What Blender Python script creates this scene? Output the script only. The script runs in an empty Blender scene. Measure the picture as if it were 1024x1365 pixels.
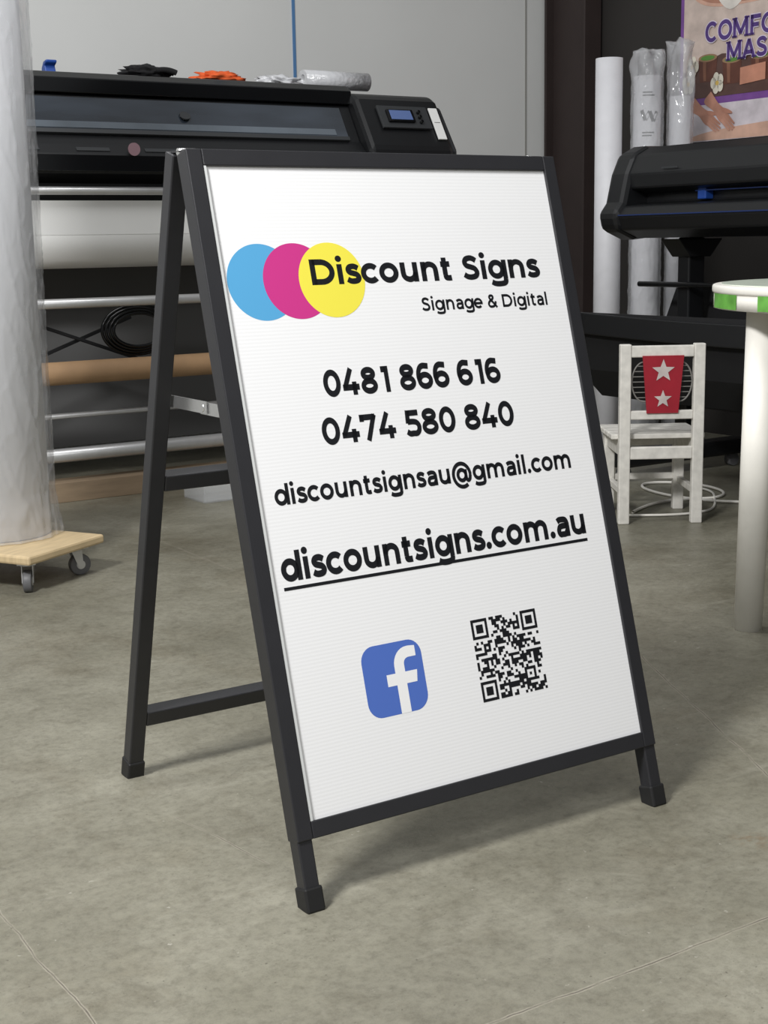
import bpy, bmesh, math, random
from mathutils import Vector, Matrix
from mathutils import noise as mn
random.seed(7)
SC=bpy.context.scene
COL=bpy.context.collection
try:
    SC.view_settings.view_transform='Standard'
    SC.view_settings.look='None'
except Exception: pass
YAW=0.577
CU,SU=math.cos(YAW),math.sin(YAW)
def W(u,v,z=0): return Vector((u*CU-v*SU,u*SU+v*CU,z))

# ---------------------------------------------------------------- materials
def new_mat(name):
    m=bpy.data.materials.new(name);m.use_nodes=True
    nt=m.node_tree
    return m,nt,nt.nodes['Principled BSDF']
def lin(c):
    return tuple((x/12.92 if x<=.04045 else ((x+.055)/1.055)**2.4) for x in [k/255 for k in c])+(1,)
def mat(name,rgb,rough=.5,metal=0,noise=.0,nscale=20,bump=0,bscale=60,spec=None,trans=0,alpha=1,coat=0,stretch=None,ridged=False,bdist=.01):
    m,nt,b=new_mat(name)
    c=lin(rgb)
    b.inputs['Base Color'].default_value=c
    b.inputs['Roughness'].default_value=rough
    b.inputs['Metallic'].default_value=metal
    if spec is not None: b.inputs['Specular IOR Level'].default_value=spec
    b.inputs['Transmission Weight'].default_value=trans
    b.inputs['Alpha'].default_value=alpha
    b.inputs['Coat Weight'].default_value=coat
    tc=nt.nodes.new('ShaderNodeTexCoord')
    vec=tc.outputs['Object']
    if stretch:
        mp=nt.nodes.new('ShaderNodeMapping');mp.inputs['Scale'].default_value=stretch
        nt.links.new(vec,mp.inputs['Vector']);vec=mp.outputs['Vector']
    n=nt.nodes.new('ShaderNodeTexNoise');n.inputs['Scale'].default_value=nscale;n.inputs['Detail'].default_value=5
    nt.links.new(vec,n.inputs['Vector'])
    r=nt.nodes.new('ShaderNodeValToRGB')
    k=noise
    r.color_ramp.elements[0].position=.3;r.color_ramp.elements[1].position=.7
    r.color_ramp.elements[0].color=tuple(x*(1-k) for x in c[:3])+(1,)
    r.color_ramp.elements[1].color=tuple(min(1,x*(1+k)) for x in c[:3])+(1,)
    nt.links.new(n.outputs['Fac'],r.inputs['Fac']);nt.links.new(r.outputs['Color'],b.inputs['Base Color'])
    if bump:
        n2=nt.nodes.new('ShaderNodeTexNoise');n2.inputs['Scale'].default_value=bscale;n2.inputs['Detail'].default_value=4
        if ridged:
            n2.noise_type='RIDGED_MULTIFRACTAL';n2.inputs['Detail'].default_value=2;n2.inputs['Distortion'].default_value=.6
        nt.links.new(vec,n2.inputs['Vector'])
        bp=nt.nodes.new('ShaderNodeBump');bp.inputs['Strength'].default_value=bump;bp.inputs['Distance'].default_value=bdist
        nt.links.new(n2.outputs['Fac'],bp.inputs['Height']);nt.links.new(bp.outputs['Normal'],b.inputs['Normal'])
    return m

M_black=mat('powdercoat_black',(38,38,41),.38,noise=.06,bump=.05,bscale=600)
M_rubber=mat('black_rubber',(22,22,23),.55)
M_steel=mat('zinc_steel',(215,215,215),.25,metal=.9)
M_alu=mat('brushed_aluminium',(205,205,205),.35,metal=.55,noise=.05)
M_pblack=mat('printer_black_plastic',(20,21,23),.4,noise=.05)
M_pgloss=mat('printer_gloss_black',(12,13,15),.12,noise=.02)
M_pgrey=mat('printer_grey_plastic',(52,54,56),.45)
M_pwin=mat('printer_tinted_window',(44,50,58),.08,noise=.6,nscale=1.8,coat=.8,stretch=(1,1,5))  # broad tone noise stands in for reflections on the glass
M_screen=mat('screen_blue',(92,112,160),.2)
M_white=mat('media_white',(232,232,230),.55,noise=.03,nscale=4)
M_tube=mat('cardboard',(164,132,98),.75,noise=.08,nscale=15)
M_ply=mat('plywood',(200,178,140),.6,noise=.12,nscale=12,stretch=(1,8,1))
M_pine=mat('pine_plank',(150,130,106),.7,noise=.12,nscale=9,stretch=(1,6,6))
M_paper=mat('roll_paper',(226,226,230),.5,noise=.03)
M_dark=mat('dark_fabric',(15,15,17),.9,noise=.15)
M_blue=mat('blue_trim_highlight',(24,44,92),.4)
M_chair=mat('chipped_white_paint',(212,209,202),.6,noise=.12,nscale=40)
M_red=mat('red_paint',(150,22,40),.5,noise=.08)
M_star=mat('silver_star',(190,180,176),.5,noise=.15)
M_tplas=mat('white_plastic',(238,235,227),.35,noise=.03)
M_green=mat('green_tape',(104,170,74),.3,noise=.3,nscale=24)
M_tfilm=mat('pale_green_film',(218,228,212),.2,noise=.1,nscale=14,bump=.3,bscale=20)
M_orange=mat('orange_cloth',(214,92,40),.8,noise=.2,nscale=40)
M_bluec=mat('blue_plastic_clip',(30,70,150),.4)
M_clear=mat('clear_plastic',(225,228,230),.1,alpha=.22)
M_rubc=mat('castor_grey',(96,96,98),.5)
M_bag=mat('plastic_bag_clear',(214,215,218),.10,noise=.10,nscale=9,bump=.4,bscale=22,coat=.8,ridged=True,bdist=.01,alpha=.42)
M_sheet=mat('bubble_wrap',(206,207,210),.2,noise=.10,nscale=9,bump=.5,bscale=40,coat=.5)
def flat(name,rgb,rough=.45): return mat(name,rgb,rough)
D_blue=flat('print_cyan',(84,162,210));D_mag=flat('print_magenta',(198,50,132));D_yel=flat('print_yellow',(236,224,76))
D_blk=flat('print_black',(10,12,18));D_fb=flat('print_blue',(76,108,188))

# ------------------------------------------------------------------ helpers
class Grp:
    def __init__(s,name,o=(0,0,0),yaw=0,parent=None,rot=None):
        e=bpy.data.objects.new(name,None);COL.objects.link(e)
        e.empty_display_size=.1
        e.location=o;e.rotation_euler=rot if rot else (0,0,yaw)
        s.e=e
        if parent: e.parent=parent.e
def finish(name,bm,m,g,smooth=False,bevel=0,seg=2,loc=(0,0,0),rot=(0,0,0)):
    me=bpy.data.meshes.new(name);bmesh.ops.recalc_face_normals(bm,faces=bm.faces);bm.to_mesh(me);bm.free()
    ob=bpy.data.objects.new(name,me);COL.objects.link(ob)
    me.materials.append(m)
    if smooth:
        for p in me.polygons: p.use_smooth=True
    if bevel:
        b=ob.modifiers.new('b','BEVEL');b.width=bevel;b.segments=seg;b.limit_method='ANGLE'
    ob.location=loc;ob.rotation_euler=rot
    if g: ob.parent=g.e
    return ob
def box(name,x0,x1,y0,y1,z0,z1,m,g,bevel=.002,loc=(0,0,0),rot=(0,0,0)):
    bm=bmesh.new()
    bmesh.ops.create_cube(bm,size=1)
    for v in bm.verts:
        v.co=Vector((x0+(v.co.x+.5)*(x1-x0),y0+(v.co.y+.5)*(y1-y0),z0+(v.co.z+.5)*(z1-z0)))
    return finish(name,bm,m,g,bevel=bevel,loc=loc,rot=rot)
def beam(name,p0,p1,w,d,m,g,bevel=.002,up=(0,0,1)):
    p0=Vector(p0);p1=Vector(p1);z=(p1-p0);L=z.length;z.normalize()
    up=Vector(up)
    if abs(z.dot(up))>.99: up=Vector((0,1,0))
    x=up.cross(z).normalized();y=z.cross(x)
    bm=bmesh.new();bmesh.ops.create_cube(bm,size=1)
    for v in bm.verts:
        c=v.co.copy();v.co=p0+x*c.x*w+y*c.y*d+z*((c.z+.5)*L)
    return finish(name,bm,m,g,bevel=bevel)
def cyl(name,p0,p1,r,m,g,r2=None,seg=32,bevel=0):
    p0=Vector(p0);p1=Vector(p1);z=(p1-p0);L=z.length
    q=z.to_track_quat('Z','Y').to_matrix().to_4x4()
    bm=bmesh.new()
    bmesh.ops.create_cone(bm,cap_ends=True,segments=seg,radius1=r,radius2=r if r2 is None else r2,depth=L)
    bm.transform(Matrix.Translation((p0+p1)/2)@q)
    ob=finish(name,bm,m,g,bevel=bevel)
    for p in ob.data.polygons: p.use_smooth=len(p.vertices)==4
    return ob
def tube(name,p0,p1,ro,ri,m,g,seg=32):
    p0=Vector(p0);p1=Vector(p1);z=(p1-p0);L=z.length
    q=Matrix.Translation(p0)@z.to_track_quat('Z','Y').to_matrix().to_4x4()
    bm=bmesh.new();R=[]
    for (r,h) in ((ro,0),(ro,L),(ri,L),(ri,0)):
        R.append([bm.verts.new(q@Vector((r*math.cos(2*math.pi*i/seg),r*math.sin(2*math.pi*i/seg),h))) for i in range(seg)])
    for k in range(4):
        a,b=R[k],R[(k+1)%4]
        for i in range(seg): bm.faces.new((a[i],a[(i+1)%seg],b[(i+1)%seg],b[i]))
    ob=finish(name,bm,m,g)
    for i,p in enumerate(ob.data.polygons): p.use_smooth=(i//seg)%2==0
    return ob
def prism(name,prof,a0,a1,m,g,axis='x',bevel=.004):
    bm=bmesh.new()
    def P(a,s,z): return (a,s,z) if axis=='x' else (s,a,z)
    A=[bm.verts.new(P(a0,*p)) for p in prof];B=[bm.verts.new(P(a1,*p)) for p in prof]
    n=len(prof)
    bm.faces.new(A);bm.faces.new(B[::-1])
    for i in range(n): bm.faces.new((A[i],A[(i+1)%n],B[(i+1)%n],B[i]))
    return finish(name,bm,m,g,bevel=bevel)
def curve(name,pts,r,m,g,cyclic=False,smooth=True):
    cu=bpy.data.curves.new(name,'CURVE');cu.dimensions='3D';cu.bevel_depth=r;cu.bevel_resolution=3;cu.resolution_u=8
    s=cu.splines.new('NURBS' if smooth else 'POLY');s.points.add(len(pts)-1)
    for i,p in enumerate(pts): s.points[i].co=tuple(p)+(1,)
    s.use_cyclic_u=cyclic
    if smooth: s.use_endpoint_u=True;s.order_u=4
    ob=bpy.data.objects.new(name,cu);COL.objects.link(ob);cu.materials.append(m)
    dg=bpy.context.evaluated_depsgraph_get()
    me=bpy.data.meshes.new_from_object(ob.evaluated_get(dg))
    bpy.data.objects.remove(ob)
    ob=bpy.data.objects.new(name,me);COL.objects.link(ob)
    if not me.materials: me.materials.append(m)
    if g: ob.parent=g.e
    return ob
def poly(name,pts,m,g,z=0,loc=(0,0,0),rot=(0,0,0)):
    bm=bmesh.new();bm.faces.new([bm.verts.new((p[0],p[1],z)) for p in pts])
    return finish(name,bm,m,g,loc=loc,rot=rot)
def disc(name,x,y,r,m,g,z,ry=None):
    ry=ry or r
    return poly(name,[(x+r*math.cos(i*math.pi/48),y+ry*math.sin(i*math.pi/48)) for i in range(96)],m,g,z)

# --------------------------------------------- geometric sans stroke lettering
def arc(cx,cy,rx,ry,a0,a1,n=40):
    return [(cx+rx*math.cos(math.radians(a0+(a1-a0)*i/n)),cy+ry*math.sin(math.radians(a0+(a1-a0)*i/n))) for i in range(n+1)]
def cr(pts,n=8):
    P=[Vector(p) for p in pts];P=[2*P[0]-P[1]]+P+[2*P[-1]-P[-2]];o=[]
    for i in range(1,len(P)-2):
        p0,p1,p2,p3=P[i-1],P[i],P[i+1],P[i+2]
        for k in range(n):
            t=k/n
            o.append(tuple(.5*((2*p1)+(p2-p0)*t+(2*p0-5*p1+4*p2-p3)*t*t+(3*p1-p0-3*p2+p3)*t**3)))
    o.append(tuple(P[-2]));return o
def glyphs(w):
    h=w/2;X=552;G={}
    cyx=X/2;ry=X/2+10-h
    def ring(cx,cy,rx,ry): return arc(cx,cy,rx,ry,0,360,64)
    sp=[(392,430),(325,474),(240,495),(135,470),(90,392),(130,318),(235,282),(335,243),(388,155),(345,70),(225,42),(120,58),(42,108)]
    def fit(y0,y1,xs=1,xo=0): return [(x*xs+xo,(y-42)*((y1-y0)/453.)+y0) for x,y in sp]
    G['s']=(498,[cr(fit(h-9,X+9-h))])
    G['S']=(645,[cr(fit(h-9,709-h,1.27))])
    rx=306-h
    G['o']=(650,[ring(326,cyx,rx,ry)])
    G['c']=(568,[arc(310,cyx,rx,ry,42,318)])
    G['e']=(625,[arc(310,cyx,rx,ry,0,316),[(310-rx,cyx-4),(310+rx+h*.98,cyx-4)]])
    rb=290-h
    G['d']=(698,[ring(300,cyx,rb,ry),[(585,0),(585,742)]])
    G['g']=(698,[ring(300,cyx,rb,ry-4),cr([(585,-15),(570,-92),(500,-138),(320,-153),(180,-137),(85,-92)]),[(585,X),(585,-16)]])
    G['a']=(602,[[(450,0),(450,300)],cr([(450,298),(440,390),(388,462),(265,X+9-h),(155,474),(70,432)]),cr([(450,298),(260,300),(145,272),(98,165),(140,78),(235,h-8),(355,78),(450,180)])])
    G['i']=(277,[[(110,0),(110,X)],'dot'])
    G['l']=(277,[[(110,0),(110,742)]])
    yt=X+9-h
    def arch(x0,x1):
        q=x1-x0
        return cr([(x0,290),(x0+q*.08,390),(x0+q*.26,yt-26),(x0+q*.52,yt),(x0+q*.80,yt-32),(x0+q*.96,380),(x1,280)])+[(x1,0)]
    G['n']=(675,[[(110,0),(110,X)],arch(110,512)])
    G['m']=(1050,[[(110,0),(110,X)],arch(110,492),arch(492,874)])
    G['u']=(675,[[(622-x,X-y) for x,y in s] for s in ([(110,0),(110,X)],arch(110,512))])
    G['t']=(425,[cr([(165,160),(180,88),(240,h-8),(300,h-8),(360,76)]),[(165,660),(165,158)],[(40,X-h),(345,X-h)]])
    G['D']=(785,[[(120,0),(120,700)],[(120,700-h),(360,700-h)],[(120,h),(360,h)],arc(360,350,330,350-h,-90,90)])
    G['0']=(680,[ring(330,350,312-h,360-h)])
    G['1']=(500,[[(215,0),(215,700)],[(20,700-h),(215,700-h)]])
    G['4']=(695,[[(395,700),(105,190)],[(40,h+125),(650,h+125)],[(470,0),(470,350)]])
    G['5']=(625,[[(125,700-h),(530,700-h)],[(145,700),(117,345)],cr([(112,384),(280,388),(420,365),(500,300),(520,215),(485,118),(400,66),(275,h-9),(155,68),(55,128)])])
    G['6']=(665,[ring(345,228,300-h,238-h),cr([(345-300+h,225),(101,330),(122,470),(190,580),(300,632),(400,709-h),(525,614)])])
    G['7']=(640,[[(40,700-h),(580,700-h)],[(95,700),(95,510)],[(555,680),(250,0)]])
    G['8']=(680,[ring(330,526,269-h,186-h),ring(330,205,305-h,215-h)])
    G['.']=(255,['pt'])
    G[' ']=(300,[])
    G['&']=(715,[cr([(620,10),(400,260),(220,450),(165,550),(200,635),(290,655),(385,630),(405,545),(350,460),(200,370),(105,285),(75,180),(130,80),(265,50),(420,85),(530,200),(570,340)])])
    G['@']=(1090,[ring(500,250,200,195),cr([(708,455),(708,170),(735,75),(800,40),(880,90),(930,250)]),arc(500,250,430,430,0,305,64)])
    return G
def ribbon(bm,pts,w,f):
    P=[Vector(p) for p in pts];q=[P[0]]
    for p_ in P[1:]:
        if (p_-q[-1]).length>1e-3: q.append(p_)
    P=q;n=len(P);closed=(P[0]-P[-1]).length<1;prev=None
    for i in range(n):
        if closed and i in (0,n-1): t=(P[1]-P[0]).normalized()+(P[-1]-P[-2]).normalized()
        elif i==0: t=P[1]-P[0]
        elif i==n-1: t=P[-1]-P[-2]
        else: t=(P[i+1]-P[i]).normalized()+(P[i]-P[i-1]).normalized()
        t.normalize();nn=Vector((-t.y,t.x))*w/2
        a=bm.verts.new(f(P[i]+nn));b=bm.verts.new(f(P[i]-nn))
        if prev: bm.faces.new((prev[0],prev[1],b,a))
        prev=(a,b)
def text(name,s,x0,x1,yb,cap,m,g,z,w=105):
    G=glyphs(w)
    lay=[];x=0
    for ch in s:
        adv,st=G[ch];xs=[p_[0] for q in st if not isinstance(q,str) for p_ in q]
        bb=(min(xs)-w/2,max(xs)+w/2) if xs else ((0,130) if ch=='.' else (0,adv))
        off=(adv-(bb[1]-bb[0]))/2-bb[0]
        lay.append((x+off,ch,st))
        if x==0: first=off+bb[0]
        last=x+off+bb[1];x+=adv
    sx=(x1-x0)/(last-first);sy=cap/700
    bm=bmesh.new()
    for ox,ch,st in lay:
        def f(p_): return Vector((x0+(ox+p_[0]-first)*sx,yb+p_[1]*sy,z))
        for q in st:
            if q=='dot':
                bm.faces.new([bm.verts.new(f((110+w*.60*math.cos(i*math.pi/12),700+w*.56*math.sin(i*math.pi/12)))) for i in range(24)])
            elif q=='pt':
                bm.faces.new([bm.verts.new(f((65+w*.62*math.cos(i*math.pi/12),w*.58+w*.60*math.sin(i*math.pi/12)))) for i in range(24)])
            else: ribbon(bm,q,w,f)
    ob=finish(name,bm,m,g)
    return ob

# ------------------------------------------------------------------- camera
p,r=.1877,-.0176
Fv=Vector((0,math.cos(p),-math.sin(p)));Rv=Vector((1,0,0));Uv=Rv.cross(Fv)
R2=Rv*math.cos(r)+Uv*math.sin(r);U2=-Rv*math.sin(r)+Uv*math.cos(r)
cd=bpy.data.cameras.new('camera');cam=bpy.data.objects.new('camera',cd);COL.objects.link(cam)
cam.matrix_world=Matrix(((R2.x,U2.x,-Fv.x,0),(R2.y,U2.y,-Fv.y,0),(R2.z,U2.z,-Fv.z,.875),(0,0,0,1)))
cd.sensor_fit='VERTICAL';cd.sensor_height=24;cd.lens=1900/1365*24;cd.clip_start=.05
SC.camera=cam

# -------------------------------------------------------------------- floor
def floor_mat():
    m,nt,b=new_mat('concrete');N=nt.nodes;L=nt.links
    tc=N.new('ShaderNodeTexCoord')
    mp=N.new('ShaderNodeMapping');mp.vector_type='POINT';L.new(tc.outputs['Object'],mp.inputs['Vector'])
    P=mp.outputs['Vector']
    def noise(s,d=6,rough=.6,vec=P,off=None,dist=0):
        n=N.new('ShaderNodeTexNoise');n.inputs['Scale'].default_value=s;n.inputs['Detail'].default_value=d;n.inputs['Roughness'].default_value=rough
        n.inputs['Distortion'].default_value=dist
        if off:
            o=N.new('ShaderNodeVectorMath');o.operation='ADD';L.new(vec,o.inputs[0]);o.inputs[1].default_value=off;vec=o.outputs[0]
        L.new(vec,n.inputs['Vector']);return n.outputs['Fac']
    def ramp(f,stops):
        rr=N.new('ShaderNodeValToRGB');e=rr.color_ramp.elements
        while len(e)<len(stops): e.new(.5)
        for i,(pos,c) in enumerate(stops): e[i].position=pos;e[i].color=c
        L.new(f,rr.inputs['Fac']);return rr.outputs['Color']
    def mix(a,bb,f,t='MIX'):
        x=N.new('ShaderNodeMix');x.data_type='RGBA';x.blend_type=t
        if isinstance(f,float): x.inputs[0].default_value=f
        else: L.new(f,x.inputs[0])
        L.new(a,x.inputs[6])
        if isinstance(bb,tuple): x.inputs[7].default_value=bb
        else: L.new(bb,x.inputs[7])
        return x.outputs[2]
    def mth(op,a,bb=None,clamp=False):
        x=N.new('ShaderNodeMath');x.operation=op;x.use_clamp=clamp
        for i,q in enumerate((a,bb)):
            if q is None: continue
            if isinstance(q,(int,float)): x.inputs[i].default_value=q
            else: L.new(q,x.inputs[i])
        return x.outputs[0]
    base=ramp(noise(1.5,10,.7),[(.34,lin((108,105,91))),(.5,lin((124,121,107))),(.64,lin((142,139,125)))])
    fine=ramp(noise(60,8,.8),[(.3,(.60,.59,.57,1)),(.52,(1,1,1,1)),(.72,(1.14,1.14,1.13,1))])
    c=mix(base,fine,.85,'MULTIPLY')
    mid=ramp(noise(9,11,.8,dist=.5),[(.36,(.68,.66,.62,1)),(.50,(1,1,1,1)),(.64,(1.10,1.10,1.09,1))])
    c=mix(c,mid,.6,'MULTIPLY')
    st=ramp(noise(2.4,8,.66,off=(3.1,7.7,0),dist=.3),[(.53,(1,1,1,1)),(.66,(.68,.63,.56,1))])
    c=mix(c,st,.5,'MULTIPLY')
    mp2=N.new('ShaderNodeMapping');mp2.inputs['Scale'].default_value=(1.2,9,1);mp2.inputs['Rotation'].default_value=(0,0,.35);L.new(P,mp2.inputs['Vector'])
    sc_=ramp(noise(3,7,.7,vec=mp2.outputs['Vector']),[(.58,(0,0,0,1)),(.72,(1,1,1,1))])
    c=mix(c,lin((166,163,150)),mth('MULTIPLY',sc_,.25))
    sp=ramp(noise(150,2,.5),[(.27,(0,0,0,1)),(.30,(1,1,1,1))])
    inv=mth('SUBTRACT',1,sp)
    c=mix(c,lin((66,60,50)),mth('MULTIPLY',inv,.55))
    wh=ramp(noise(52,4,.6,off=(5,1,0)),[(.69,(0,0,0,1)),(.72,(1,1,1,1))])
    c=mix(c,lin((196,192,181)),mth('MULTIPLY',wh,.4))
    nz=N.new('ShaderNodeTexNoise');nz.inputs['Scale'].default_value=9;nz.inputs['Detail'].default_value=6;L.new(P,nz.inputs['Vector'])
    vs=N.new('ShaderNodeVectorMath');vs.operation='SUBTRACT';L.new(nz.outputs['Color'],vs.inputs[0]);vs.inputs[1].default_value=(.5,.5,.5)
    sc=N.new('ShaderNodeVectorMath');sc.operation='SCALE';L.new(vs.outputs[0],sc.inputs[0]);sc.inputs['Scale'].default_value=.02
    ad=N.new('ShaderNodeVectorMath');ad.operation='ADD';L.new(P,ad.inputs[0]);L.new(sc.outputs[0],ad.inputs[1])
    fl=N.new('ShaderNodeVectorMath');fl.operation='MULTIPLY';L.new(ad.outputs[0],fl.inputs[0]);fl.inputs[1].default_value=(1,1,0)
    Q=fl.outputs[0]
    def seg(a,b2,w):
        A=Vector(a+(0,));B=Vector(b2+(0,));D=B-A
        s=N.new('ShaderNodeVectorMath');s.operation='SUBTRACT';L.new(Q,s.inputs[0]);s.inputs[1].default_value=A
        dt=N.new('ShaderNodeVectorMath');dt.operation='DOT_PRODUCT';L.new(s.outputs[0],dt.inputs[0]);dt.inputs[1].default_value=D
        t=mth('DIVIDE',dt.outputs['Value'],D.length_squared,True)
        pr=N.new('ShaderNodeVectorMath');pr.operation='SCALE';pr.inputs[0].default_value=D;L.new(t,pr.inputs['Scale'])
        df=N.new('ShaderNodeVectorMath');df.operation='SUBTRACT';L.new(s.outputs[0],df.inputs[0]);L.new(pr.outputs[0],df.inputs[1])
        ln=N.new('ShaderNodeVectorMath');ln.operation='LENGTH';L.new(df.outputs[0],ln.inputs[0])
        mr=N.new('ShaderNodeMapRange');L.new(ln.outputs['Value'],mr.inputs[0]);mr.inputs[1].default_value=w;mr.inputs[2].default_value=w*.4;mr.inputs[3].default_value=0;mr.inputs[4].default_value=1
        return mr.outputs[0]
    segs=[((.86,1.18),(4,1.18),.0038),((.53,.3),(.53,1.85),.003),((2.05,2.16),(1.73,1.51),.0042),
          ((.865,1.93),(.90,1.70),.003),((1.74,4.4),(1.72,3.4),.004)]
    tot=None
    for s in segs:
        o=seg(*s);tot=o if tot is None else mth('MAXIMUM',tot,o)
    cn=ramp(noise(14,4,.7),[(.36,(.05,.05,.05,1)),(.56,(1,1,1,1))])
    k=mth('MULTIPLY',tot,cn)
    c=mix(c,lin((180,173,158)),mth('MULTIPLY',k,.5))
    tot2=None
    for s in segs:
        o=seg(s[0],s[1],s[2]*.45);tot2=o if tot2 is None else mth('MAXIMUM',tot2,o)
    c=mix(c,lin((60,54,46)),mth('MULTIPLY',mth('MULTIPLY',tot2,cn),.75))
    rust=seg((1.52,1.36),(1.56,1.30),.035)
    rn=ramp(noise(40,5,.7),[(.45,(0,0,0,1)),(.6,(1,1,1,1))])
    c=mix(c,lin((112,88,60)),mth('MULTIPLY',mth('MULTIPLY',rust,rn),.45))
    L.new(c,b.inputs['Base Color'])
    rg=ramp(noise(4,6,.6),[(.3,(.32,.32,.32,1)),(.7,(.55,.55,.55,1))]);L.new(rg,b.inputs['Roughness'])
    bp=N.new('ShaderNodeBump');bp.inputs['Strength'].default_value=.3;bp.inputs['Distance'].default_value=.004
    L.new(noise(45,8,.75),bp.inputs['Height']);L.new(bp.outputs['Normal'],b.inputs['Normal'])
    return m
fl=box('floor',-4,4.75,-3,5.75,-.1,0,floor_mat(),None,bevel=0);fl.rotation_euler=(0,0,YAW)
M_wall=mat('painted_wall',(210,211,209),.8,noise=.025,nscale=2,bump=.03,bscale=150)
wb=box('wall_back',-4,4.75,5.6,5.75,0,3.6,M_wall,None,bevel=0);wb.rotation_euler=(0,0,YAW)
M_walld=mat('dark_wall',(44,41,39),.7,noise=.08,nscale=3)
wr=box('wall_right',4.72,4.85,-3,5.6,0,3.6,M_walld,None,bevel=0);wr.rotation_euler=(0,0,YAW)
g=Grp('trim_1',(0,0,0),YAW)
box('blue_stripe',3.215,3.228,5.595,5.6,1.2,3.6,mat('blue_tape',(84,126,172),.5),g,0)
box('wall_joint',4.50,4.508,5.596,5.6,0,3.6,mat('joint_grey',(150,150,145),.8),g,0)  # darker grey line along the wall joint
g=Grp('steel_column',(0,0,0),YAW)
M_col=mat('column_brown',(48,38,36),.6,noise=.1,nscale=6)
box('flange_front',4.60,4.70,5.28,5.295,0,3.6,M_col,g)
box('flange_back',4.60,4.70,5.56,5.575,0,3.6,M_col,g)
box('web',4.645,4.655,5.295,5.56,0,3.6,M_col,g,0)

# ------------------------------------------------------------- a-frame sign
A=.2733;LF=1.0425;H=LF*math.cos(A);GAP=.066;T=.0236;PW=.6;PH=.9
S=Grp('a_frame_sign',(-.2609,1.9917,0),YAW)
Fg=Grp('front_leaf',(0,0,H),parent=S,rot=(math.pi/2-A,0,0))
Bg=Grp('back_leaf',(0,GAP,H),parent=S,rot=(math.pi/2+A,0,0))
OW=PW+2*T;OH=PH+2*T;D=.030
box('frame_left',0,T,-OH,0,-D,0,M_black,Fg,.0015)
box('frame_right',OW-T,OW,-OH,0,-D,0,M_black,Fg,.0015)
box('frame_top',T,OW-T,-T,0,-D,0,M_black,Fg,.0015)
box('frame_bottom',T,OW-T,-OH,-OH+T,-D,0,M_black,Fg,.0015)
M_panel,nt,b=new_mat('corflute_panel')
b.inputs['Base Color'].default_value=lin((236,236,237));b.inputs['Roughness'].default_value=.36
tc=nt.nodes.new('ShaderNodeTexCoord');wv=nt.nodes.new('ShaderNodeTexWave');wv.bands_direction='Y';wv.inputs['Scale'].default_value=62
nt.links.new(tc.outputs['Object'],wv.inputs['Vector']);bp=nt.nodes.new('ShaderNodeBump');bp.inputs['Strength'].default_value=.055;bp.inputs['Distance'].default_value=.001
nt.links.new(wv.outputs['Fac'],bp.inputs['Height']);nt.links.new(bp.outputs['Normal'],b.inputs['Normal'])
box('panel',T-.004,OW-T+.004,-OH+T-.004,-T+.004,-.010,-.004,M_panel,Fg,0)
M_edge=mat('clear_edge_strip',(205,207,206),.25)
box('edge_strip',T,T+.004,-OH+T,-T,-.004,-.001,M_edge,Fg,0)
LW=.0225
for i,x in enumerate((.0005,OW-LW-.0005)):
    box('leg_%d'%(i+1),x,x+LW,-LF+.004,-OH+.002,-D+.003,-.003,M_black,Fg,.002)
    box('foot_%d'%(i+1),x-.0028,x+LW+.0028,-LF,-LF+.034,-D,0,M_rubber,Fg,.003)
for i,x in enumerate((0,OW-.026)):
    box('back_leg_%d'%(i+1),x,x+.026,-LF+.004,0,.001,.027,M_black,Bg,.002)
    box('back_foot_%d'%(i+1),x-.002,x+.028,-LF,-LF+.036,-.001,.030,M_rubber,Bg,.003)
def bz(z): return -(H-z)/math.cos(A)
box('back_bar_top',.026,OW-.026,-.026,0,.001,.027,M_black,Bg,.002)
box('back_bar_middle',.026,OW-.026,bz(.535),bz(.51),.001,.027,M_black,Bg,.002)
box('back_bar_lower',.026,OW-.026,bz(.125),bz(.10),.001,.027,M_black,Bg,.002)
for i,x in enumerate((.004,OW-.030)):
    cyl('hinge_%d'%(i+1),(x,.033,H-.003),(x+.026,.033,H-.003),.005,M_steel,S)
    box('hinge_plate_%d'%(i+1),x,x+.024,.012,.056,H-.004,H-.001,M_black,S,.0005)
for i,x in enumerate((.030,OW-.033)):
    box('spreader_rear_%d'%(i+1),x,x+.002,.03,.155,.636,.654,M_steel,S,0)
    box('spreader_front_%d'%(i+1),x+.003,x+.0055,-.078,.055,.634,.652,M_steel,S,0)
    cyl('spreader_rivet_%d'%(i+1),(x-.001,.043,.644),(x+.008,.043,.644),.006,M_steel,S)
def ax(x): return T+x
def ay(y): return -T-y
Z0=-.00392
disc('logo_cyan',ax(.063),ay(.164),.0545,D_blue,Fg,Z0)
disc('logo_magenta',ax(.119),ay(.164),.0545,D_mag,Fg,Z0+.00008)
disc('logo_yellow',ax(.176),ay(.164),.0545,D_yel,Fg,Z0+.00016)
ZT=Z0+.00024
text('lettering_title','Discount Signs',ax(.142),ax(.558),ay(.1708),.0372,D_blk,Fg,ZT,160)
text('lettering_tagline','Signage & Digital',ax(.322),ax(.562),ay(.2155),.0200,D_blk,Fg,ZT,130)
text('lettering_phone_a','0481 866 616',ax(.133),ax(.446),ay(.3315),.0382,D_blk,Fg,ZT,162)
text('lettering_phone_b','0474 580 840',ax(.118),ax(.458),ay(.399),.0382,D_blk,Fg,ZT,156)
text('lettering_email','discountsignsau@gmail.com',ax(.027),ax(.5526),ay(.4747),.0282,D_blk,Fg,ZT,148)
text('lettering_website','discountsigns.com.au',ax(.0187),ax(.560),ay(.579),.0392,D_blk,Fg,ZT,162)
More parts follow.
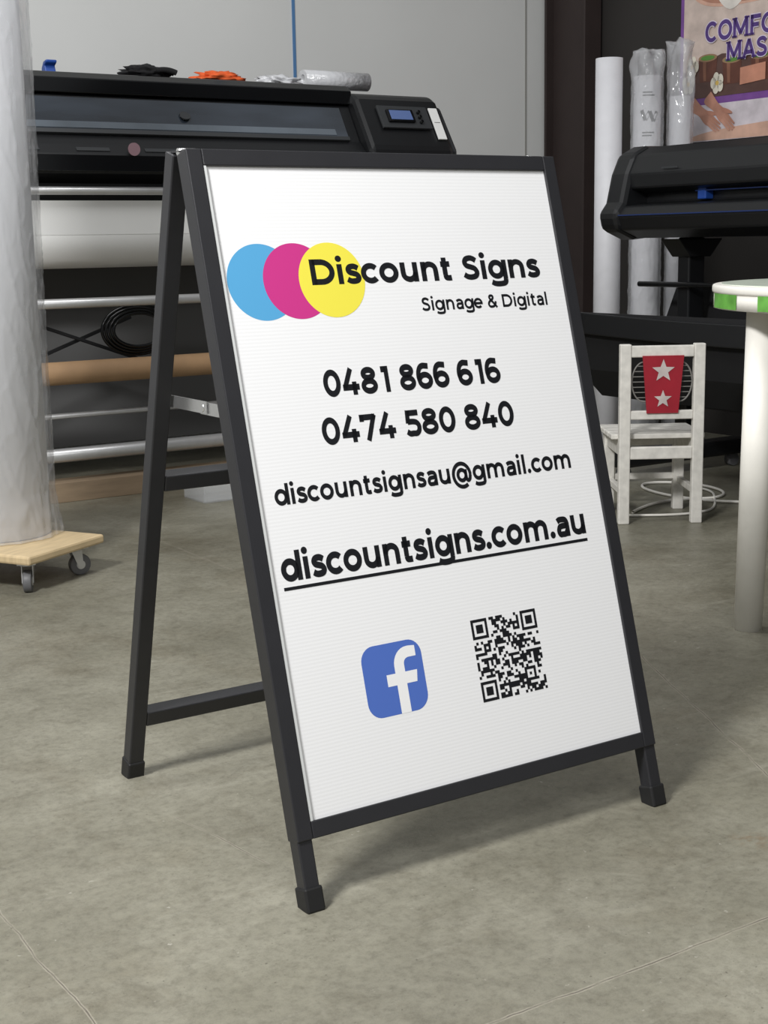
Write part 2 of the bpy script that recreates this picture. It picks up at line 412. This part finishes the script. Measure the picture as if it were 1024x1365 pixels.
poly('website_underline',[(ax(.0187),ay(.5910)),(ax(.560),ay(.5910)),(ax(.560),ay(.5865)),(ax(.0187),ay(.5865))],D_blk,Fg,ZT+.00005)
cx,cy,hs,rad=ax(.170),ay(.7375),.0505,.022
pts=[]
for k,(sx,sy) in enumerate(((1,1),(-1,1),(-1,-1),(1,-1))):
    for i in range(9):
        a=math.pi/2*k+math.pi/2*i/8
        pts.append((cx+sx*(hs-rad)+rad*math.cos(a),cy+sy*(hs-rad)+rad*math.sin(a)))
poly('icon_badge',pts,D_fb,Fg,Z0+.00005)
M_pw=mat('print_white',(238,238,238),.4)
fx,fy,q=cx-hs,cy-hs,2*hs
def F_(pp): return [(fx+a*q,fy+b_*q) for a,b_ in pp]
out=[(.52,0),(.685,0),(.685,.40),(.86,.40),(.885,.565),(.685,.565),(.685,.655)]
for i in range(7):
    a=math.pi-math.pi/2*i/6
    out.append((.775+.09*math.cos(a),.675+.085*math.sin(a)))
out+=[(.90,.76),(.90,.905),(.80,.915)]
for i in range(9):
    a=math.pi/2+math.pi/2*i/8
    out.append((.765+.245*math.cos(a),.665+.25*math.sin(a)))
out+=[(.52,.565),(.37,.565),(.37,.40),(.52,.40)]
poly('icon_letter',F_(out),M_pw,Fg,Z0+.00015)
n=29;qs=.121/n;qx,qy=ax(.374)-.0605,ay(.7387)-.0605
grid=[[random.random()<.5 for _ in range(n)] for _ in range(n)]
for (ox,oy) in ((0,0),(0,n-7),(n-7,n-7)):
    for i in range(-1,8):
        for j in range(-1,8):
            X,Y=ox+i,oy+j
            if 0<=X<n and 0<=Y<n:
                rg=max(abs(i-3),abs(j-3));grid[Y][X]=rg in (0,1,3)
for i in range(-2,3):
    for j in range(-2,3): grid[6+j][n-7+i]=max(abs(i),abs(j)) in (0,2)
bm=bmesh.new()
for Y in range(n):
    for X in range(n):
        if grid[Y][X]:
            a,b_=qx+X*qs,qy+Y*qs
            bm.faces.new([bm.verts.new(c_) for c_ in ((a,b_,ZT),(a+qs,b_,ZT),(a+qs,b_+qs,ZT),(a,b_+qs,ZT))])
finish('qr_code',bm,D_blk,Fg)

# ---------------------------------------------- large format printer (left)
P=Grp('large_format_printer',(0,0,0),YAW)
u0,u1,uc=.85,3.43,3.02
prof=[(4.74,1.105),(4.70,1.12),(4.69,1.18),(4.72,1.215),(4.76,1.25),(4.84,1.385),(4.86,1.40),(4.88,1.455),(4.93,1.462),(5.28,1.45),(5.30,1.12),(5.24,1.08),(4.80,1.08)]
prism('body',prof,u0,uc,M_pblack,P)
def slant(name,ua,ub,s0,z0,s1,z1,th,m):
    n=Vector((0,-(z1-z0),(s1-s0))).normalized()*th
    bm=bmesh.new()
    c=[Vector((ua,s0,z0)),Vector((ub,s0,z0)),Vector((ub,s1,z1)),Vector((ua,s1,z1))]
    lo=[bm.verts.new(x) for x in c];hi=[bm.verts.new(x+n) for x in c]
    bm.faces.new(lo);bm.faces.new(hi[::-1])
    for i in range(4): bm.faces.new((lo[i],lo[(i+1)%4],hi[(i+1)%4],hi[i]))
    return finish(name,bm,m,P,bevel=.001)
slant('window',u0+.05,uc-.05,4.767,1.262,4.836,1.378,.006,M_pwin)
slant('window_rail_low',u0+.05,uc-.05,4.760,1.250,4.768,1.264,.012,M_pgrey)
slant('window_reflection_band',u0+.07,uc-.10,4.772,1.270,4.786,1.293,.008,mat('window_reflection',(90,98,106),.15,noise=.3,nscale=3,coat=.5))  # pale strip painted as a reflection low in the glass
prism('lid',[(4.83,1.395),(4.835,1.445),(4.87,1.468),(5.1,1.472),(5.1,1.455),(4.88,1.45),(4.86,1.395)],u0,uc+.01,M_pgloss,P,bevel=.003)
slant('front_apron',u0,uc,4.683,1.125,4.688,1.178,.006,M_pgloss)
for i in range(8):
    slant('apron_vent_%d'%i,1.1+i*.25,1.22+i*.25,4.700,1.192,4.712,1.204,.003,M_pgrey)
prof2=[(4.72,1.10),(4.68,1.14),(4.68,1.22),(4.71,1.27),(4.80,1.415),(4.84,1.44),(5.26,1.44),(5.28,1.12),(5.22,1.09)]
prism('control_module',prof2,uc,u1-.02,M_pblack,P,bevel=.02)
prism('end_cap',[(4.74,1.12),(4.71,1.22),(4.83,1.40),(5.2,1.41),(5.22,1.13)],u1-.03,u1+.02,M_pgrey,P,bevel=.015)
slant('control_panel',3.10,3.33,4.722,1.300,4.775,1.385,.010,M_pgrey)
slant('touch_screen',3.13,3.25,4.728,1.322,4.757,1.368,.015,M_pgloss)
slant('screen_image',3.14,3.24,4.730,1.328,4.755,1.364,.0155,M_screen)
for i in range(3): cyl('panel_button_%d'%i,(3.28,4.735+.012*i-.006,1.325+.019*i),(3.28,4.72+.012*i-.006,1.333+.019*i),.006,M_pgloss,P,seg=16)
slant('status_label',3.345,3.385,4.70,1.262,4.775,1.385,.006,M_white)
slant('status_label_mark',3.350,3.380,4.74,1.325,4.75,1.34,.0075,M_pgrey)
cyl('badge',(2.3,4.795,1.325),(2.3,4.79,1.33),.02,M_pgrey,P)
cyl('oval_sticker',(2.05,4.685,1.2),(2.05,4.68,1.2),.022,mat('sticker_pink',(150,120,128),.5),P)
box('platen_beam',u0,u1-.1,4.78,4.95,1.03,1.10,M_pblack,P)
cyl('bar_upper',(u0,4.72,1.062),(u1-.15,4.72,1.062),.014,M_alu,P)
cyl('media_roll',(u0+.05,4.86,.915),(u1-.25,4.86,.915),.115,M_white,P,seg=48)
cyl('media_core',(u0,4.86,.93),(u1-.2,4.86,.93),.045,M_tube,P)
box('media_sheet',u0+.05,u1-.25,4.744,4.746,.915,1.03,M_white,P,0)
cyl('bar_middle',(u0,4.72,.684),(u1-.15,4.72,.684),.017,M_alu,P)
tube('takeup_core',(u0,4.74,.445),(u1-.15,4.74,.445),.040,.034,M_tube,P)
cyl('bar_thin',(u0,4.80,.29),(u1-.15,4.80,.29),.010,M_alu,P)
cyl('bar_lower',(u0,4.74,.160),(u1-.15,4.74,.160),.024,M_alu,P)
box('floor_plank',u0,u1-.05,4.70,4.80,.0,.07,M_pine,P)
box('shade_backing',u0,u1-.1,5.22,5.25,.12,1.1,mat('shade_grey',(98,98,98),.8),P,0)  # added grey sheet standing in for the shade under the printer
for x in (u0+.03,u1-.17):
    box('leg',x,x+.09,4.80,5.2,.08,1.08,M_pblack,P,.01)
    box('stand_foot',x-.01,x+.10,4.82,5.28,.0,.09,M_pblack,P,.01)
beam('strut_a',(1.35,4.85,.36),(2.1,4.9,.62),.012,.012,M_dark,P)
beam('strut_b',(1.75,4.85,.60),(2.3,4.9,.40),.012,.012,M_dark,P)
for k in range(4):
    pts=[(2.07+(.10+.012*k)*math.cos(a),4.76+.006*k,.58+(.06+.01*k)*math.sin(a)) for a in [i*math.pi/8 for i in range(16)]]
    curve('cable_coil_%d'%k,pts,.006,M_pgloss,P,cyclic=True)
def lump(name,u,v,z,su,sv,sz,m,seed,amp=.3):
    bm=bmesh.new();bmesh.ops.create_icosphere(bm,subdivisions=4,radius=1)
    for vv in bm.verts:
        c=vv.co.copy();k=1+amp*mn.noise(c*2.2+Vector((seed,0,0)))+amp*.5*mn.noise(c*5+Vector((0,seed,0)))
        c*=k
        vv.co=Vector((c.x*su,c.y*sv,max(c.z,-.55)*sz+.55*sz))
    gg=Grp(name,W(u,v,z),YAW)
    return finish('body',bm,m,gg,smooth=True),gg
g=lump('work_glove',2.22,4.95,1.473,.085,.05,.026,M_dark,3,.5)[1]
for k in range(5):
    curve('finger_%d'%k,[(.03,-.04+.018*k,.02),(.07,-.045+.02*k,.030),(.105,-.05+.022*k,.014)],.010,M_dark,g)
lump('orange_rag',2.52,4.95,1.473,.09,.04,.02,M_orange,9,.6)
g=Grp('paper_roll_small',W(3.08,5.05,1.472),YAW)
tube('roll',(-.14,0,.036),(.16,.0,.036),.036,.018,M_sheet,g)
lump('bubble_wrap_sheet',2.80,5.0,1.473,.085,.05,.022,M_sheet,5,.6)
for i,(u,v) in enumerate(((1.73,4.97),(1.87,4.97))):
    g=Grp('plastic_clip',W(u,v,1.471),YAW)
    prism('clip',[(-.02,0),(.02,0),(.02,.02),(.0,.04),(-.03,.045),(-.03,.035),(-.01,.025)],-.02,.02,M_bluec,g)
g=Grp('clear_plastic_box',W(2.22,4.45,0),YAW)
box('base',-.11,.11,-.08,.08,0.001,.006,M_clear,g,0)
box('side_a',-.11,-.107,-.08,.08,.006,.085,M_clear,g,0);box('side_b',.107,.11,-.08,.08,.006,.085,M_clear,g,0)
box('side_c',-.11,.11,-.08,-.077,.006,.085,M_clear,g,0);box('side_d',-.11,.11,.077,.08,.006,.085,M_clear,g,0)
box('lid',-.12,.12,-.09,.09,.085,.092,M_clear,g,.002)

# ---------------------------------------------------- wooden dolly and roll
bA=Vector((-.762,3.80));bB=Vector((-.90,3.52))
dr=(bA-bB).normalized()
ang=math.atan2(dr.y,dr.x)
L=(bA-bB).length
DG=Grp('wooden_dolly',(bB.x,bB.y,0),ang)
box('board',0,L,0,.52,.082,.106,M_ply,DG,.006)
def castor(i,x,y,a):
    c=Grp('castor_%d'%i,(x,y,0),a,parent=DG)
    cyl('wheel',(0,-.011,.029),(0,.011,.029),.029,M_rubc,c,bevel=.003)
    cyl('hub',(0,-.013,.029),(0,.013,.029),.012,M_alu,c)
    for s in (-1,1):
        prism('fork%d'%s,[(-.006,.024),(.008,.024),(.026,.07),(-.004,.07)],s*.014-.001,s*.014+.001,M_alu,c,axis='y',bevel=0)
    cyl('swivel',(.012,0,.068),(.012,0,.074),.02,M_alu,c)
    box('plate',-.02,.045,-.024,.024,.074,.082,M_alu,c,.001)
castor(1,.05,.05,.6);castor(2,L-.05,.05,2.6);castor(3,.05,.46,1.6);castor(4,L-.06,.46,.2)
RG=Grp('plastic_wrapped_roll',(-1.055,3.83,.109))
cyl('white_roll',(0,0,0),(0,0,1.75),.140,mat('roll_white',(206,207,210),.5,noise=.03,nscale=3),RG,seg=64)
bm=bmesh.new()
rings=300;seg=180
prev=None
def rid(v): return (1-abs(mn.noise(v))*2)
for k in range(rings+1):
    z=1.75*k/rings;row=[]
    for i in range(seg):
        a=2*math.pi*i/seg;ca,sa=math.cos(a),math.sin(a)
        rr=.159+.007*mn.noise(Vector((ca*1.5,sa*1.5,z*1.6)))+.003*rid(Vector((ca*3+z*3,sa*3,z*3)))**5+.002*rid(Vector((ca*6-z*5,sa*6+z*3,z*7)))**5
        if z<.12: rr*=1+.10*(1-z/.12)*(1+.7*mn.noise(Vector((ca*5,sa*5,z*20))))
        row.append(bm.verts.new((rr*ca,rr*sa,z)))
    if prev:
        for i in range(seg): bm.faces.new((prev[i],prev[(i+1)%seg],row[(i+1)%seg],row[i]))
    prev=row
M_wrapb=mat('plastic_wrap_film',(216,217,220),.10,noise=.08,nscale=5,bump=.25,bscale=10,coat=.9,stretch=(1,1,.6),ridged=True,bdist=.005,alpha=.36)
finish('film',bm,M_wrapb,RG,smooth=True)
tube('core_end',(0,0,1.752),(0,0,1.79),.05,.04,M_tube,RG)

# ------------------------------------------------ vinyl plotter (right side)
V=Grp('vinyl_plotter',(0,0,0),YAW)
va,vb=2.3,4.04
prof=[(3.70,.87),(3.62,.90),(3.60,.95),(3.63,.985),(3.74,.995),(3.74,1.03),(3.66,1.045),(3.655,1.10),(3.69,1.165),(3.75,1.195),(3.95,1.20),(4.05,1.17),(4.08,1.0),(4.05,.90)]
prism('body',prof,va,vb-.09,M_pblack,V,axis='y',bevel=.008)
prof=[(3.69,.865),(3.60,.90),(3.585,.96),(3.62,1.0),(3.645,1.10),(3.68,1.17),(3.745,1.20),(3.96,1.205),(4.06,1.17),(4.09,1.0),(4.05,.895)]
prism('end_housing',prof,vb-.10,vb,M_pblack,V,axis='y',bevel=.02)
prism('end_housing_near',prof,va-.1,va,M_pblack,V,axis='y',bevel=.02)
box('blue_edge_highlight',3.596,3.60,va,vb-.1,.950,.954,M_blue,V,0)  # highlight along the fairing edge, painted as a blue strip
box('blue_line_upper',3.70,3.706,va,3.66,1.028,1.032,M_blue,V,0)
box('tool_carriage',3.70,3.74,3.61,3.65,1.0,1.045,M_bluec,V,.004)
box('name_plate',3.652,3.654,3.70,3.78,1.11,1.116,M_pgrey,V,0)
for v in (va+.12,vb-.24):
    box('stand_post',3.82,3.90,v,v+.06,.10,.87,M_pblack,V,.006)
    prism('stand_bracket',[(3.75,.865),(3.97,.865),(3.91,.80),(3.81,.80)],v-.02,v+.08,M_pblack,V,axis='y')
    box('stand_base',3.50,4.14,v-.01,v+.07,.05,.11,M_pblack,V,.01)
    for uu in (3.54,4.10):
        cyl('castor',(uu,v+.015,.027),(uu,v+.045,.027),.025,M_rubc,V)
box('cross_beam',3.84,3.88,va+.15,vb-.2,.25,.33,M_pblack,V)
cyl('basket_rod_front',(3.46,va,.60),(3.46,vb,.585),.012,M_pblack,V)
cyl('basket_rod_high',(3.80,va,.70),(3.80,vb,.70),.010,M_pblack,V)
prism('basket_fabric',[(3.45,.61),(3.44,.56),(3.50,.40),(3.62,.29),(3.80,.26),(3.805,.27),(3.63,.30),(3.51,.41),(3.455,.56),(3.46,.61)],va,vb,M_dark,V,axis='y',bevel=0)
bm=bmesh.new();pr=None
for k in range(25):
    t=k/24;vv=va+(vb+.03-va)*t;dz=.0-.02*math.sin(math.pi*t);du=.03*max(0,(t-.93)/.07)**2
    row=[bm.verts.new((3.43+du,vv,.615+dz)),bm.verts.new((3.425+du,vv,.54+dz)),bm.verts.new((3.44+du,vv,.54+dz)),bm.verts.new((3.445+du,vv,.615+dz))]
    if pr:
        for i in range(4): bm.faces.new((pr[i],pr[(i+1)%4],row[(i+1)%4],row[i]))
    else: bm.faces.new(row[::-1])
    pr=row
bm.faces.new(pr);finish('basket_band',bm,M_pblack,V,bevel=.004)
prism('rear_fabric',[(3.80,.26),(3.805,.26),(4.0,.68),(3.995,.68)],va,vb,M_dark,V,axis='y',bevel=0)

g=Grp('paper_roll',W(4.15,4.61,0))
tube('roll',(0,0,0),(0,0,1.60),.056,.036,M_paper,g)
def wrapped(name,u,v,h,rr0,seed,m,neck,inner):
    g=Grp(name,W(u,v,0));bm=bmesh.new();prev=None
    for k in range(161):
        z=h*k/160;row=[]
        for i in range(72):
            a=2*math.pi*i/72;s=1.0;ca,sa=math.cos(a),math.sin(a)
            s+=.06*mn.noise(Vector((ca*2+seed,sa*2,z*5)))+.05*rid(Vector((ca*3+seed,sa*3+z*3,z*9)))**4
            if z>neck:
                q=min(1,(z-neck)/(h-neck)*2)
                s*=1.0+q*(-.06+.45*mn.noise(Vector((ca*1.5+seed,sa*1.5,z*11))))
            rr=rr0*s
            row.append(bm.verts.new((rr*ca,rr*sa,z+(.022*mn.noise(Vector((ca*1.6,sa*1.6,seed)))*((z-neck)/(h-neck)) if z>neck else 0))))
        if prev:
            for i in range(72): bm.faces.new((prev[i],prev[(i+1)%72],row[(i+1)%72],row[i]))
        prev=row
    # gathered top of the bag
    for j in range(1,7):
        row=[]
        for i in range(72):
            c_=prev[i].co;row.append(bm.verts.new((c_.x*.80,c_.y*.80,c_.z+.006*mn.noise(Vector((c_.x*60,c_.y*60,j))))))
        for i in range(72): bm.faces.new((prev[i],prev[(i+1)%72],row[(i+1)%72],row[i]))
        prev=row
    finish('film',bm,m,g,smooth=True)
    tube('inner_roll',(0,0,0),(0,0,inner),rr0*.84,rr0*.45,M_paper,g)
    return g
g=wrapped('plastic_wrapped_roll',4.31,4.55,1.63,.068,2,M_bag,1.50,1.53)
bm=bmesh.new()
def wl(p_):
    a=(p_[0])/.0580;return Vector((.0580*math.sin(a),-.0580*math.cos(a),p_[1]))
for a_,b_ in (((-.034,1.39),(-.018,1.35)),((-.018,1.35),(0,1.385)),((0,1.385),(.016,1.345)),((.016,1.345),(.032,1.385))):
    ribbon(bm,[a_,b_],.015,wl)
for kk,zz in enumerate((1.30,1.288,1.45,1.462)):
    ribbon(bm,[(-.03+i*.01,zz) for i in range(6-kk%2)],.005,wl)
finish('label_mark',bm,M_pblack,g)
g=wrapped('plastic_wrapped_roll',4.45,4.50,1.67,.054,6,M_bag,1.40,1.45)

# ---------------------------------------------------------------- poster
PG=Grp('massage_poster',W(4.712,4.77,0),YAW,rot=(math.pi/2,0,YAW-math.pi/2))
def pm(n,c): return mat('poster_'+n,c,.35,noise=.16,nscale=14)
def bl(n,pts,c,z): return poly(n,[tuple(q) for q in cr(pts+[pts[0]],6)[:-1]],pm(n,c),PG,z)
poly('purple_border',[(0,1.28),(.80,1.28),(.80,2.25),(0,2.25)],pm('purple',(122,76,150)),PG,.0)
poly('upper_picture',[(.02,1.465),(.78,1.465),(.78,2.23),(.02,2.23)],pm('beige',(206,188,178)),PG,.001)
poly('lower_picture',[(.02,1.28),(.78,1.28),(.78,1.435),(.02,1.435)],pm('lav',(214,206,212)),PG,.001)
poly('mat_dark',[(.02,1.465),(.78,1.465),(.78,1.60),(.25,1.64),(.02,1.58)],pm('brown',(92,66,60)),PG,.002)
bl('shoulder',[(.02,1.95),(.12,1.86),(.3,1.83),(.6,1.84),(.78,1.9),(.78,2.1),(.4,2.15),(.02,2.1)],(214,170,150),.002)
bl('shoulder_shade',[(.10,1.885),(.2,1.852),(.4,1.838),(.6,1.846),(.7,1.87),(.5,1.862),(.3,1.86)],(178,128,108),.0025)
bl('towel',[(.18,2.0),(.22,1.87),(.30,1.815),(.38,1.88),(.34,2.0)],(226,220,212),.003)
for i,(x,y) in enumerate(((.17,1.58),(.31,1.56),(.47,1.56))):
    poly('cup_%d'%i,[(x-.055,y+.05),(x-.045,y-.05),(x+.045,y-.05),(x+.055,y+.05)],pm('cup',(98,58,46)),PG,.003)
    poly('cup_light_%d'%i,[(x-.03,y+.045),(x-.024,y-.045),(x-.008,y-.045),(x-.010,y+.045)],pm('cuplight',(136,92,72)),PG,.0035)
    disc('cup_top_%d'%i,x,y+.05,.055,pm('cuptop',(150,120,90)),PG,.004,.016)
    disc('cup_fill_%d'%i,x,y+.05,.04,pm('green',(90,140,60)),PG,.005,.010)
for j,(x,y) in enumerate(((.08,1.60),(.06,1.53),(.23,1.52))):
    for i in range(5):
        a=i*2*math.pi/5+.3*j
        disc('petal_%d_%d'%(j,i),x+.022*math.cos(a),y+.022*math.sin(a),.017,pm('petal',(226,220,204)),PG,.006,.024)
    disc('pistil_%d'%j,x,y,.010,pm('pistil',(212,180,96)),PG,.0065)
poly('soap',[(.36,1.50),(.50,1.51),(.50,1.58),(.36,1.57)],pm('soap',(200,140,116)),PG,.006)
def caps(name,s,x0,x1,yb,cap,m,z,w=150):
    C={'C':(680,[arc(350,350,270,300,45,315)]),'O':(740,[arc(370,350,290,290,0,360)]),
       'M':(860,[[(120,0),(120,700)],[(740,0),(740,700)],[(120,690),(430,120)],[(740,690),(430,120)]]),
       'F':(600,[[(130,0),(130,700)],[(60,630),(560,630)],[(130,350),(470,350)]]),
       'R':(700,[[(130,0),(130,700)],[(60,630),(380,630)],[(130,330),(380,330)],arc(380,480,170,150,-90,90),[(330,330),(620,0)]]),
       'T':(640,[[(320,0),(320,700)],[(30,630),(610,630)]]),
       'A':(740,[[(370,680),(90,0)],[(370,680),(650,0)],[(180,210),(560,210)]]),
       'S':(640,[cr([(500,540),(420,610),(300,628),(170,590),(120,500),(190,410),(330,350),(460,290),(510,180),(440,90),(300,62),(170,85),(80,160)])]),
       'G':(760,[arc(370,350,280,290,45,330),[(400,330),(660,330)],[(620,330),(620,60)]]),
       'E':(620,[[(130,0),(130,700)],[(60,630),(540,630)],[(130,350),(460,350)],[(60,70),(560,70)]])}
    tot=sum(C[c_][0] for c_ in s);sx=(x1-x0)/tot;sy=cap/700;x=0;bm=bmesh.new()
    for c_ in s:
        adv,st=C[c_]
        for q_ in st: ribbon(bm,q_,w,lambda p_:Vector((x0+(x+p_[0])*sx,yb+p_[1]*sy,z)))
        for (xx,yy) in {'M':[(120,35),(740,35),(120,665),(740,665)],'F':[(130,35)],'R':[(130,35),(620,35)],'T':[(320,35)],'A':[(90,35),(650,35)]}.get(c_,[]):
            ribbon(bm,[(xx-130,yy),(xx+130,yy)],70,lambda p_:Vector((x0+(x+p_[0])*sx,yb+p_[1]*sy,z)))
        x+=adv
    finish(name,bm,m,PG)
txo=pm('txt_outline',(226,216,232));tx=pm('txt',(84,58,128))
caps('poster_text_a_outline','COMFORT',.155,.70,1.695,.080,txo,.0075,215);caps('poster_text_a','COMFORT',.155,.70,1.695,.080,tx,.008,150)
caps('poster_text_b_outline','MASSAGE',.28,.80,1.605,.078,txo,.0085,215);caps('poster_text_b','MASSAGE',.28,.80,1.605,.078,tx,.009,150)
bl('printed_back',[(.02,1.285),(.15,1.315),(.4,1.335),(.78,1.345),(.78,1.285)],(212,172,152),.002)
def rtf(x,y,a0):
    ca,sa=math.cos(a0),math.sin(a0)
    return lambda px,py:(x+px*ca-py*sa,y+px*sa+py*ca)
for j,(x,y,a0) in enumerate(((.15,1.395,-.62),(.24,1.405,-.75))):
    rt=rtf(x,y,a0)
    bl('printed_arm_%d'%j,[rt(-.09,.030),rt(-.09,-.028),rt(-.02,-.020),rt(.03,-.028),rt(.062,-.018),rt(.062,.020),rt(.03,.028),rt(-.02,.022)],(188,136,116),.003+.002*j)
    for k in range(4):
        y0=-.018+.0125*k;ln=(.106,.118,.120,.108)[k]
        bl('printed_finger_%d_%d'%(j,k),[rt(.045,y0-.006),rt(.085,y0-.0065),rt(ln,y0-.004),rt(ln+.003,y0),rt(ln,y0+.004),rt(.085,y0+.005),rt(.045,y0+.006)],(200-8*k,150-8*k,130-8*k),.004+.002*j)
    bl('printed_thumb_%d'%j,[rt(.0,.018),rt(.03,.035),rt(.062,.046),rt(.070,.040),rt(.045,.022),rt(.02,.012)],(184,130,110),.0045+.002*j)

# ------------------------------------------------------------ child's chair
C=Grp('childrens_chair',(.855,4.33,0),.02)
hw=.13;SZ=.262
for i,x in enumerate((-hw,hw-.034)):
    box('back_post_%d'%(i+1),x,x+.034,0,.028,0,.555,M_chair,C,.003)
    box('front_leg_%d'%(i+1),x-.004,x+.030,.235,.265,0,SZ,M_chair,C,.003)
    box('side_rail_%d'%(i+1),x+.004,x+.026,.028,.235,SZ-.05,SZ,M_chair,C,.002)
    box('side_stretcher_%d'%(i+1),x+.006,x+.024,.028,.235,.09,.11,M_chair,C,.002)
box('top_rail',-hw+.034,hw-.034,.003,.023,.515,.55,M_chair,C,.003)
box('middle_rail',-hw+.034,hw-.034,.003,.023,.325,.352,M_chair,C,.003)
box('seat_rail_back',-hw+.034,hw-.034,.003,.023,SZ-.06,SZ-.022,M_chair,C,.003)
box('seat_rail_front',-hw+.03,hw-.03,.24,.26,SZ-.05,SZ-.022,M_chair,C,.003)
box('stretcher_front',-hw+.03,hw-.03,.242,.258,.10,.12,M_chair,C,.002)
for i in range(4):
    box('seat_slat_%d'%i,-hw-.02,hw+.01,.03+i*.063,.03+i*.063+.058,SZ,SZ+.016,M_chair,C,.003)
M_wire=mat('grey_wire',(120,118,114),.5)
for s in (-1,1):
    pts=[(s*.055+.038*math.cos(a),.012,.44+.062*math.sin(a)) for a in [i*math.pi/8 for i in range(16)]]
    curve('oval_rim%d'%s,pts,.0024,M_wire,C,cyclic=True)
    for k in range(7):
        zz=.392+.016*k;w=.038*math.sqrt(max(.05,1-((zz-.44)/.062)**2))
        box('oval_wire%d_%d'%(s,k),s*.055-w,s*.055+w,.011,.013,zz-.0013,zz+.0013,M_wire,C,0)
bm=bmesh.new()
vs=[(-.063,-.004,.52),(.063,-.004,.52),(.048,-.004,.345),(-.048,-.004,.345)]
f1=[bm.verts.new(x) for x in vs];f2=[bm.verts.new((x[0],.003,x[2])) for x in vs]
bm.faces.new(f1);bm.faces.new(f2[::-1])
for i in range(4): bm.faces.new((f1[i],f1[(i+1)%4],f2[(i+1)%4],f2[i]))
finish('red_banner',bm,M_red,C)
for k,(zz,rr) in enumerate(((.474,.036),(.388,.028))):
    bm=bmesh.new();o=[bm.verts.new(((rr if i%2==0 else rr*.42)*math.sin(i*math.pi/5),-.006,zz+(rr if i%2==0 else rr*.42)*math.cos(i*math.pi/5))) for i in range(10)]
    bm.faces.new(o);finish('star_%d'%k,bm,M_star,C)

# ------------------------------------------------------- round plastic table
TG=Grp('round_plastic_table',(1.19,3.16,0))
R=.45
cyl('top',(0,0,.748),(0,0,.768),R,M_tplas,TG,seg=96,bevel=.006)
cyl('top_film',(0,0,.768),(0,0,.7695),R-.02,M_tfilm,TG,seg=96)
tube('skirt',(0,0,.716),(0,0,.75),R-.004,R-.016,M_tplas,TG,seg=96)
for k in range(12):
    a0=k*math.pi/6+.42;bm=bmesh.new();pr=None
    for i in range(9):
        a=a0+i*(math.pi/6*.66)/8
        q1=bm.verts.new(((R-.002)*math.cos(a),(R-.002)*math.sin(a),.718));q2=bm.verts.new(((R-.002)*math.cos(a),(R-.002)*math.sin(a),.752))
        if pr: bm.faces.new((pr[0],q1,q2,pr[1]))
        pr=(q1,q2)
    finish('green_tape_%d'%k,bm,M_green,TG)
for k in range(4):
    a=math.atan2(3.115-3.16,.822-1.19)+k*math.pi/2
    cyl('leg_%d'%k,(.375*math.cos(a),.375*math.sin(a),0),(.36*math.cos(a),.36*math.sin(a),.748),.031,M_tplas,TG,r2=.037)

# -------------------------------------------------------------- floor cable
CB=Grp('extension_cable',(1.0,4.75,0))
curve('cable',[(-.2,-.25,.006),(-.12,-.1,.006),(.0,-.02,.006),(.12,-.05,.006),(.2,.1,.006),(.1,.3,.006),(-.08,.32,.006),(-.1,.15,.006),(.05,-.1,.006),(.3,-.15,.006),(.5,.1,.006)],.005,M_tplas,CB)
curve('cable_b',[(-.25,-.3,.006),(-.1,-.32,.006),(.02,-.28,.006),(.08,-.2,.006),(.12,.0,.006),(.15,.15,.006),(.05,.25,.006)],.004,M_tplas,CB)

# ------------------------------------------------------------------- lights
def area(name,loc,tgt,sx,sy,e,col=(1,1,1)):
    l=bpy.data.lights.new(name,'AREA');l.shape='RECTANGLE';l.size=sx;l.size_y=sy;l.energy=e;l.color=col
    o=bpy.data.objects.new(name,l);COL.objects.link(o);o.location=loc
    o.rotation_euler=(Vector(tgt)-Vector(loc)).to_track_quat('-Z','Y').to_euler()
area('ceiling_light_main',(-1.6,.2,3.0),(0,2.2,.3),.7,.4,186,(1,.997,.99))
area('ceiling_light_rear',(-.6,3.6,3.4),(-.6,4.1,0),2.4,.4,40,(1,1,1))
area('ceiling_light_front',(.9,-.6,3.3),(.7,1.4,0),1.6,.6,34,(1,.997,.99))
w=bpy.data.worlds.new('world');SC.world=w;w.use_nodes=True
w.node_tree.nodes['Background'].inputs[0].default_value=(.96,.98,1,1);w.node_tree.nodes['Background'].inputs[1].default_value=.32
